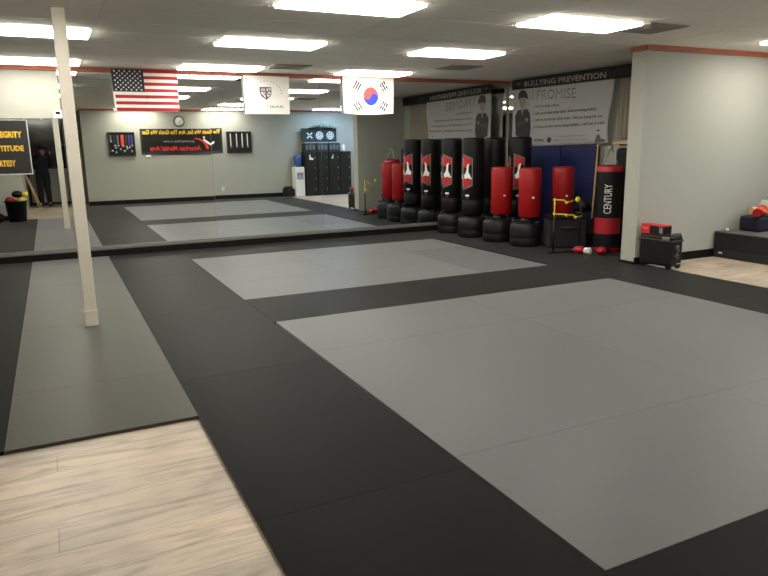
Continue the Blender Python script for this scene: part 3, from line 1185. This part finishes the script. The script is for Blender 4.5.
def medal_display(cx, zc, w_, h_, label, ribbons, mm):
    t = thing('medal_display', label, 'display', (cx, WB, zc - h_ / 2), 0)
    b = NB(); box(b, -w_ / 2, w_ / 2, 0, .03, 0, h_); obj('backing', b, mat('black_felt', (20, 20, 20), .9), t)
    b = NB()
    for x0, x1, z0, z1 in ((-w_ / 2, w_ / 2, 0, .03), (-w_ / 2, w_ / 2, h_ - .03, h_), (-w_ / 2, -w_ / 2 + .03, .03, h_ - .03), (w_ / 2 - .03, w_ / 2, .03, h_ - .03)):
        box(b, x0, x1, .03, .055, z0, z1, bev=.004)
    obj('frame', b, mat('dark_frame_wood', (30, 27, 24), .4), t)
    for (x, z0, z1, wd, m) in ribbons:
        b = NB()
        box(b, x - wd / 2, x + wd / 2, .031, .036, z0, z1)
        obj('ribbon', b, m, t)
        b = NB()
        lathe(b, [(0, 0), (.034, 0), (.034, .006), (0, .008)], 20, M=Matrix.Translation((x, .033, z0 - .02)) @ Matrix.Rotation(-PI / 2, 4, 'X'))
        obj('medal', b, mm, t)
    return t


MRR = mat('red_ribbon', (216, 60, 44), .6); MRB = mat('purple_ribbon', (56, 50, 120), .6); MRG = mat('grey_ribbon', (96, 94, 92), .6); MRW = mat('cream_ribbon', (200, 196, 180), .6); MRD = mat('dark_ribbon', (34, 34, 44), .6)
rb = []
# viewer in the mirror sees low X first
for x, m, z0 in ((-.28, MRG, .42), (-.19, MRD, .3), (-.1, MRG, .3), (.02, MRR, .28), (.12, MRD, .26), (.2, MRB, .25), (.27, MRB, .3)):
    rb.append((x, z0, .58, .045 if m is not MRR else .08, m))
t = medal_display(1.85, 1.655, .70, .66, 'black framed medal display with a bright red ribbon, seen in the mirror', rb, M_SILVER)
for (x, z) in ((-.27, .14), (-.17, .1), (-.17, .22), (-.05, .18), (.05, .13), (.13, .19), (.25, .12)):
    b = NB(); lathe(b, [(0, 0), (.036, 0), (.036, .006), (0, .008)], 20, M=Matrix.Translation((x, .033, z)) @ Matrix.Rotation(-PI / 2, 4, 'X')); obj('medal', b, M_SILVER, t)
rb = [(x, .2, .57, .032, MRW) for x in (-.26, -.08, .09, .25)]
medal_display(5.17, 1.66, .75, .63, 'black framed display of four medals on cream ribbons, seen in the mirror', rb, M_SILVER)

t = thing('school_banner', 'wide black banner with yellow motto and red writing on the back wall', 'banner', (3.51, WB, 1.35))
b = NB()
raster(b, lambda u, v: Vector((-1.16 + 2.32 * u, .012 + .006 * math.sin(u * 11), .72 * v - .02 * (1 - v) * math.sin(PI * u))), 40, 6, lambda u, v: 0)
bmesh.ops.solidify(b, geom=b.faces[:], thickness=.003)
obj('sheet', b, mat('black_banner_vinyl2', (34, 33, 28), .6), t)
obj('lettering', text_bm('The Goals We Set, Are The Goals We Get', 2.2, .14, bold=.025, map_=face_plus_y(0, .028, .615)), M_YELLOW, t)
obj('lettering', text_bm('powerkix.com', .85, .085, bold=.0, map_=face_plus_y(-.10, .028, .36)), mat('pale_print', (170, 168, 160), .6), t)
obj('lettering', text_bm('American Martial Arts', 1.45, .14, bold=.025, shear=.25, map_=face_plus_y(-.2, .028, .17)), mat('scarlet_print', (205, 44, 36), .6), t)
b = NB()
# curved red stroke with a kicking white figure
n = 16
for k in range(n):
    q = []
    for kk in (k, k + 1):
        a = kk / n * PI / 2
        x, z, th = .34 + .36 * math.sin(a), .44 - .30 * (1 - math.cos(a)), .012 + .03 * kk / n
        nx, nz = math.sin(a), math.cos(a)
        q.append((Vector((x - nx * th, .03, z - nz * th)), Vector((x + nx * th, .03, z + nz * th))))
    poly(b, [q[0][0], q[1][0], q[1][1], q[0][1]])
obj('red_swoosh', b, MATS['scarlet_print'], t)
b = NB()
lathe(b, [(0, 0), (.035, 0), (.0, .002)], 16, M=Matrix.Translation((.62, .03, .47)) @ Matrix.Rotation(-PI / 2, 4, 'X'))
poly(b, [(.60, .03, .44), (.70, .03, .38), (.80, .03, .30), (.92, .03, .36), (.90, .03, .28), (.80, .03, .24), (.70, .03, .30), (.60, .03, .38)])
obj('kicker_print', b, M_WHITE, t)

t = thing('wall_clock', 'round white wall clock with black rim above the motto banner', 'clock', (3.45, WB, 2.275))
RY = Matrix.Rotation(-PI / 2, 4, 'X')
b = NB(); lathe(b, [(0, 0), (.15, 0), (.155, .02), (.15, .035), (.135, .035), (.13, .02), (0, .02)], 40, M=RY); obj('rim', b, M_BLACKPLASTIC, t)
b = NB(); lathe(b, [(0, .021), (.13, .021), (.13, .023), (0, .024)], 40, M=RY); obj('dial', b, M_WHITE, t)
b = NB()
for k in range(12):
    box(b, -.004, .004, .024, .026, .10, .12, M=Matrix.Rotation(k * PI / 6, 4, 'Y'))
obj('hour_marks', b, M_BLACKPLASTIC, t)
for a, ln in ((.9, .07), (2.4, .1)):
    b = NB(); box(b, -.004, .004, .026, .028, -.01, ln, M=Matrix.Rotation(a, 4, 'Y')); obj('hand', b, M_BLACKPLASTIC, t)

t = thing('smoke_sensor', 'small white oval sensor on the wall below the school banner', 'sensor', (2.53, WB, 1.3))
b = NB(); ball(b, (0, .0, 0), .07, (1.2, .4, .6)); obj('case', b, M_WHITEMETAL, t)
t = thing('wall_outlet', 'white electrical outlet low on the back wall', 'outlet', (4.6, WB, .24))
b = NB(); box(b, -.035, .035, 0, .008, 0, .115, bev=.003); obj('cover_plate', b, M_WHITE, t)
b = NB()
for z in (.03, .07):
    box(b, -.015, .015, .008, .010, z, z + .022)
obj('socket', b, M_DARKGREY, t)

# water cooler
t = thing('water_cooler', 'white water cooler with a blue bottle beside the lockers', 'water cooler', (6.93, .52, -.02))
b = NB(); box(b, -.155, .155, -.17, .17, 0, .9, bev=.02); obj('cabinet', b, M_WHITEMETAL, t)
b = NB(); box(b, -.11, .11, .165, .172, .52, .74, bev=.003); obj('dispenser_recess', b, mat('grey_recess', (150, 152, 152), .5), t)
b = NB()
for x, m in ((-.05, 0), (.05, 0)):
    tube(b, [(x, .17, .70), (x, .205, .70), (x, .205, .665)], .012, 8)
obj('tap', b, M_BLACKPLASTIC, t)
b = NB(); lathe(b, [(0, .9), (.045, .9), (.05, .93), (.125, 1.0), (.13, 1.04), (.122, 1.06), (.13, 1.08), (.13, 1.22), (.11, 1.26), (0, 1.27)], 28)
obj('bottle', b, mat('blue_water_bottle', (70, 110, 190), .15, trans=.4), t)

# low black bin beside the cooler
t = thing('black_tub', 'low black tub on the floor next to the water cooler', 'tub', (6.6, .5, -.02))
b = NB(); box(b, -.16, .14, -.15, .17, 0, .25, bev=.02); obj('tub_body', b, M_BLACKPLASTIC, t)
b = NB()
for k, (x, y) in enumerate(((-.08, .0), (.05, .03))):
    ball(b, (x, y, .27), .075, (1, 1, .7), seg=14)
obj('contents', b, M_BLACKCLOTH, t)

# lockers
MLK = mat('dark_locker_paint', (22, 23, 22), .4, var=.1)


def locker(loc, label):
    t = thing('locker', label, 'locker', loc, 0, 'row of dark lockers')
    b = NB(); box(b, -.188, .188, -.2, .2, 0, 1.36, bev=.004); obj('body', b, MLK, t)
    for k in range(4):
        b = NB(); box(b, -.165, .165, .2, .212, .04 + k * .33, .35 + k * .33, bev=.003); dd = obj('door', b, mat('locker_door_paint', (32, 31, 30), .35), t)
        b = NB(); box(b, .11, .125, .212, .226, .17 + k * .33, .23 + k * .33); obj('handle', b, M_STEEL, dd)
    return t


lk = locker((7.30, .53, -.02), 'dark four-door locker beside the water cooler')
dup(lk, (7.685, .53, -.02), 0, 'dark four-door locker, second from the water cooler')
dup(lk, (8.07, .53, -.02), 0, 'dark four-door locker, third from the water cooler')
dup(lk, (8.455, .53, -.02), 0, 'dark four-door locker farthest from the water cooler')
for x, z, lb in ((7.28, 1.17, 'first'), (8.0, 1.19, 'third')):
    t = thing('sticker', 'white sticker on the %s locker door' % lb, 'sticker', (x, .743, z))
    b = NB()
    poly(b, [(-.05, .0015, -.07), (.08, .0015, -.08), (.09, .0015, -.03), (.0, .0015, 0), (-.01, .0015, .09), (-.05, .0015, .08)] if lb == 'first' else
         [(-.03, .0015, -.06), (.02, .0015, -.07), (.04, .0015, 0), (.035, .0015, .06), (.015, .0015, .06), (.015, .0015, 0), (-.02, .0015, -.03)], thick=.002, axis=(0, -1, 0))
    obj('decal', b, M_WHITE, t)
# framed emblem boards and small crates on the lockers
LT = 1.345
for k, x in enumerate((7.32, 7.72, 8.12)):
    t = thing('storage_box', 'small dark crate with white trim on the lockers, %s' % ('above the cooler side locker', 'in the middle of the row', 'last in the row')[k], 'crate', (x, .5, LT), 0, 'crates on the lockers')
    b = NB(); box(b, -.19, .19, -.15, .15, 0, .26, bev=.01); obj('crate_body', b, mat('dark_crate', (40, 46, 46), .5), t)
    b = NB(); box(b, -.192, .192, -.152, .152, .26, .29, bev=.004); obj('lid', b, mat('pale_crate_lid', (150, 158, 158), .5), t)
    b = NB()
    for q in range(3):
        box(b, -.15 + q * .11, -.08 + q * .11, .15, .153, .06, .19 + .02 * (q % 2))
    obj('side_print', b, mat('dim_print', (96, 104, 104), .6), t)
t = thing('emblem_board', 'long dark board with three round white emblems on top of the crates', 'board', (7.70, .42, LT + .292))
b = NB(); box(b, -.60, .58, 0, .04, 0, .42, bev=.004); obj('board_body', b, mat('dark_green_board', (34, 44, 42), .6), t)
for k, x in enumerate((-.33, .0, .36)):
    b = NB()
    for q in range(6 if k else 4):
        M = Matrix.Translation((x, .043, .2)) @ Matrix.Rotation(q * PI / (3 if k else 2) + .785, 4, 'Y')
        box(b, -.02, .02, -.002, .002, .02, .11 if k else .12, M=M)
    if k:
        for q in range(20):
            a0, a1 = q * PI / 10, (q + 1) * PI / 10
            poly(b, [Vector((x + r_ * math.cos(a), .045, .2 + r_ * math.sin(a))) for r_, a in ((.10, a0), (.125, a0), (.125, a1), (.10, a1))])
    obj('emblem', b, mat('pale_emblem', (205, 212, 208), .6), t)
t = thing('plastic_sheet', 'crumpled translucent pale sheet heaped on top of the emblem board', 'sheet', (7.78, .47, LT + .72))
b = NB()
random.seed(11)
hh = {(i, j): random.uniform(0, .09) for i in range(25) for j in range(7)}
raster(b, lambda u, v: Vector((-.45 + .95 * u, -.14 + .28 * v, .0 + hh[(round(u * 24), round(v * 6))] * math.sin(PI * u) + .06 * math.sin(PI * u) * math.sin(PI * v))), 24, 6, lambda u, v: 0)
bmesh.ops.solidify(b, geom=b.faces[:], thickness=.003)
obj('sheeting', b, mat('pale_green_sheet', (150, 172, 164), .4), t)
b2 = NB(); box(b2, -.4, .4, -.12, -.1, -.3, .01); obj('support', b2, M_DARKGREY, t)
t = thing('white_jar', 'small white jar at the end of the locker tops', 'jar', (8.45, .6, LT))
b = NB(); lathe(b, [(0, 0), (.05, 0), (.055, .02), (.055, .15), (.035, .18), (.035, .2), (0, .2)], 20); obj('jar_body', b, M_WHITE, t)

# glove tub and dumbbell by the left wall
t = thing('glove_tub', 'black tapered tub heaped with gloves in front of the side wall', 'tub', (-.745, 4.08, 0))
b = NB(); lathe(b, [(0, 0), (.17, 0), (.175, .01), (.215, .42), (.235, .43), (.235, .455), (.2, .455), (.19, .40), (0, .38)], 32); obj('tub_body', b, M_BLACKPLASTIC, t)
YB = mat('yellow_glove', (214, 190, 60), .5)
GN = 'gloves heaped in the black tub'
glove_thing((-.86, 4.10, .40), .0, M_RED, 'red glove on the black tub of gloves', GN, 1.0, M_BLACKVINYL)
glove_thing((-.70, 4.10, .515), 1.57, M_BLACKVINYL, 'black glove with yellow cuff on top of the tub heap', GN, 1.05, YB)
glove_thing((-.64, 4.10, .40), .1, YB, 'yellow glove at the edge of the black tub', GN, .9, M_BLACKVINYL)
t = thing('dumbbell', 'round black dumbbell lying beside the glove tub', 'dumbbell', (-1.1, 4.1, 0), .2)
for s in (-1, 1):
    b = NB(); lathe(b, [(0, -.03), (.08, -.03), (.09, -.02), (.09, .02), (.08, .03), (0, .03)], 28, M=Matrix.Translation((0, s * .1, .09)) @ Matrix.Rotation(PI / 2, 4, 'X')); obj('weight', b, M_BLACKVINYL, t)
    b = NB(); lathe(b, [(0, -.034), (.035, -.034), (.035, .034), (0, .034)], 20, M=Matrix.Translation((0, s * .1, .09)) @ Matrix.Rotation(PI / 2, 4, 'X')); obj('hub', b, M_STEEL, t)
b = NB(); tube(b, [(0, -.1, .09), (0, .1, .09)], .016); obj('bar', b, M_STEEL, t)

# staffs leaning by the lobby side wall
for k, (x0, y0, x1, y1, lb) in enumerate(((-.36, .35, -.59, .30, 'nearest the mirrors'), (-.30, .18, -.58, .12, 'between the other two'), (-.38, -.02, -.59, -.08, 'nearest the door'))):
    t = thing('wooden_staff', 'pale wooden stick leaning on the lobby side wall, ' + lb, 'staff', (x0, y0, -.02), 0, 'sticks leaning by the lobby')
    b = NB(); tube(b, [(0, 0, .006), (x1 - x0, y1 - y0, .86)], .014); obj('stick', b, M_PINE, t)

# ================================================================== PHOTOGRAPHER
PR = Vector((-.19, -.42, -.02))
cen = Vector((0, 0, 1.5)) - RX * .048 - UP * .012 - FW * .0055
t = thing('smartphone', 'smartphone held up sideways in both hands by the photographer', 'phone', tuple(cen))
rot = Matrix((RX, FW, UP)).transposed()      # local x = right, y = forward, z = up
t.rotation_mode = 'QUATERNION'
t.rotation_quaternion = rot.to_quaternion()
b = NB(); box(b, -.07, .07, -.004, .004, -.034, .034, bev=.003); obj('phone_case', b, M_DARKGREY, t)
b = NB(); box(b, -.062, .062, -.0048, -.004, -.031, .031); obj('screen', b, M_SCREEN, t)
b = NB(); lathe(b, [(0, 0), (.005, 0), (.005, .0006), (0, .0006)], 16, M=Matrix.Translation((-.052, .004, .018)) @ Matrix.Rotation(-PI / 2, 4, 'X')); obj('flash_lamp', b, M_WHITE, t)


def skin_obj(name, verts, edges, radii, m, parent, root=0, sub=2):
    me = bpy.data.meshes.new(name)
    me.from_pydata([tuple(v) for v in verts], edges, [])
    o = bpy.data.objects.new(name, me)
    COL.objects.link(o)
    md = o.modifiers.new('skin', 'SKIN')
    for i, r_ in enumerate(radii):
        sv = me.skin_vertices[0].data[i]
        sv.radius = (r_, r_) if not isinstance(r_, tuple) else r_
        sv.use_root = (i == root)
    md.use_smooth_shade = True
    s = o.modifiers.new('sub', 'SUBSURF')
    s.levels = sub; s.render_levels = sub
    dg = bpy.context.evaluated_depsgraph_get()
    me2 = bpy.data.meshes.new_from_object(o.evaluated_get(dg))
    bpy.data.objects.remove(o)
    me2.name = name
    o = obj(name, me2, m, parent)
    for p in me2.polygons:
        p.use_smooth = True
    return o


def W(v):
    return Vector(v) - PR


person = thing('person', 'person in dark clothes holding up a phone, seen in the mirror', 'person', tuple(PR))
handL = cen - RX * .085 - FW * .012 - UP * .012
handR = cen + RX * .088 - FW * .012 - UP * .016
hip = W((-.19, -.42, .86)); waist = W((-.19, -.42, 1.0)); chest = W((-.18, -.42, 1.18)); upch = W((-.17, -.41, 1.30)); neck = W((-.16, -.40, 1.38)); hb = W((-.15, -.385, 1.43))
shL = W((-.35, -.43, 1.29)); shR = W((.01, -.41, 1.29))
elL = W((-.38, -.25, 1.10)); elR = W((.12, -.26, 1.12))
wrL = W(handL - Vector((.035, .07, .045))); wrR = W(handR - Vector((-.02, .07, .05)))
hjL = W((-.28, -.42, .83)); hjR = W((-.10, -.42, .83))
knL = W((-.29, -.38, .45)); knR = W((-.11, -.36, .45))
anL = W((-.30, -.42, .07)); anR = W((-.09, -.40, .07))
toL = W((-.32, -.26, .025)); toR = W((-.07, -.24, .025))
headc = W((-.14, -.36, 1.53)); headt = W((-.14, -.36, 1.585)); jaw = W((-.142, -.335, 1.465))
V = [hip, waist, chest, upch, neck, jaw, headc, headt, shL, elL, wrL, shR, elR, wrR, hjL, knL, anL, toL, hjR, knR, anR, toR]
Rr = [.12, .11, .125, .10, .052, .062, .082, .06, .062, .042, .026, .062, .042, .026, .085, .056, .038, .034, .085, .056, .038, .034]
E_ = [(0, 1), (1, 2), (2, 3), (3, 4), (4, 5), (5, 6), (6, 7), (3, 8), (8, 9), (9, 10), (3, 11), (11, 12), (12, 13), (0, 14), (14, 15), (15, 16), (16, 17), (0, 18), (18, 19), (19, 20), (20, 21)]
# hands: palm plus five fingers each
for wi, wr, hc, sgn in ((10, wrL, W(handL), -1), (13, wrR, W(handR), 1)):
    pi_ = len(V)
    V.append(hc - RX * -.012 * sgn - UP * .012); Rr.append(.021); E_.append((wi, pi_))
    for k in range(4):                       # fingers over the far side of the phone end
        up = .026 - k * .017
        base = hc + UP * up * .9 + RX * .012 * sgn + FW * .008
        mid = base - RX * .004 * sgn + FW * (.018)
        tip = base - RX * (.026 - .004 * abs(k - 1)) * sgn + FW * .024
        i0 = len(V)
        V += [base, mid, tip]; Rr += [.0095, .0085, .007]
        E_ += [(pi_, i0), (i0, i0 + 1), (i0 + 1, i0 + 2)]
    i0 = len(V)                              # thumb on the screen side
    V += [hc - FW * .012 + UP * .002, hc - FW * .012 + UP * .012 - RX * .028 * sgn]
    Rr += [.0105, .008]
    E_ += [(pi_, i0), (i0, i0 + 1)]
body = skin_obj('body', V, E_, Rr, M_SKIN, person)
# face details
fd = Vector((.25, .95, -.12)).normalized()
side = fd.cross(Vector((0, 0, 1))).normalized()
b = NB()
fc = headc + fd * .078
tube(b, [fc + Vector((0, 0, .012)), fc + fd * .016 - Vector((0, 0, .022)), fc + fd * .004 - Vector((0, 0, .032))], .01, 10, rs=[.006, .012, .009])
for s in (-1, 1):
    ball(b, headc + side * .086 * s + Vector((0, 0, -.01)), .024, (.5, .8, 1.3), seg=12)
obj('nose_and_ears', b, M_SKIN, person)
for s in (-1, 1):
    b = NB(); ball(b, fc + side * .03 * s + Vector((0, 0, .012)) - fd * .004, .010, seg=12); obj('eye', b, M_WHITE, person)
    b = NB(); ball(b, fc + side * .03 * s + Vector((0, 0, .012)) + fd * .004, .0045, seg=10); obj('pupil', b, M_BLACKPLASTIC, person)
b = NB(); tube(b, [fc - side * .024 - Vector((0, 0, .052)) - fd * .008, fc - Vector((0, 0, .054)), fc + side * .024 - Vector((0, 0, .052)) - fd * .008], .005, 8, rs=[.002, .006, .002])
obj('mouth', b, mat('lips', (140, 78, 70), .5), person)
b = NB()
ball(b, headc - fd * .018 + Vector((0, 0, .032)), .098, (.95, 1.02, .88), seg=24)
ball(b, headc - fd * .045 - Vector((0, 0, .02)), .078, (1.05, .8, 1.1), seg=20)
obj('hair', b, M_HAIR, person)
# clothes
jv = [hip + Vector((0, 0, -.06)), waist, chest, upch, neck - Vector((0, 0, .03)), shL, elL, wrL, shR, elR, wrR]
skin_obj('jacket', jv, [(0, 1), (1, 2), (2, 3), (3, 4), (3, 5), (5, 6), (6, 7), (3, 8), (8, 9), (9, 10)],
         [.175, .165, .172, .135, .072, .092, .07, .045, .092, .07, .045], M_NAVY, person)
dn = Vector((0, 0, .035))
tv = [waist + Vector((0, 0, .03)), hip, hjL, knL, anL - dn, hjR, knR, anR - dn]
skin_obj('trousers', tv, [(0, 1), (1, 2), (2, 3), (3, 4), (1, 5), (5, 6), (6, 7)], [.15, .155, .12, .088, .07, .12, .088, .07], M_BLACKCLOTH, person)
for a_, t_ in ((anL, toL), (anR, toR)):
    q = (t_ - a_); q.z = 0; q.normalize()
    b = NB()
    ang = math.atan2(q.y, q.x)
    M = Matrix.Translation((a_.x, a_.y, 0)) @ Matrix.Rotation(ang, 4, 'Z')
    box(b, -.075, .19, -.045, .045, 0, .03, bev=.012, M=M)
    ball(b, (.09, 0, .04), .05, (1.9, .9, .75), M=M)
    ball(b, (-.01, 0, .06), .052, (1.2, .9, 1.0), M=M)
    obj('shoe', b, M_BLACKPLASTIC, person)
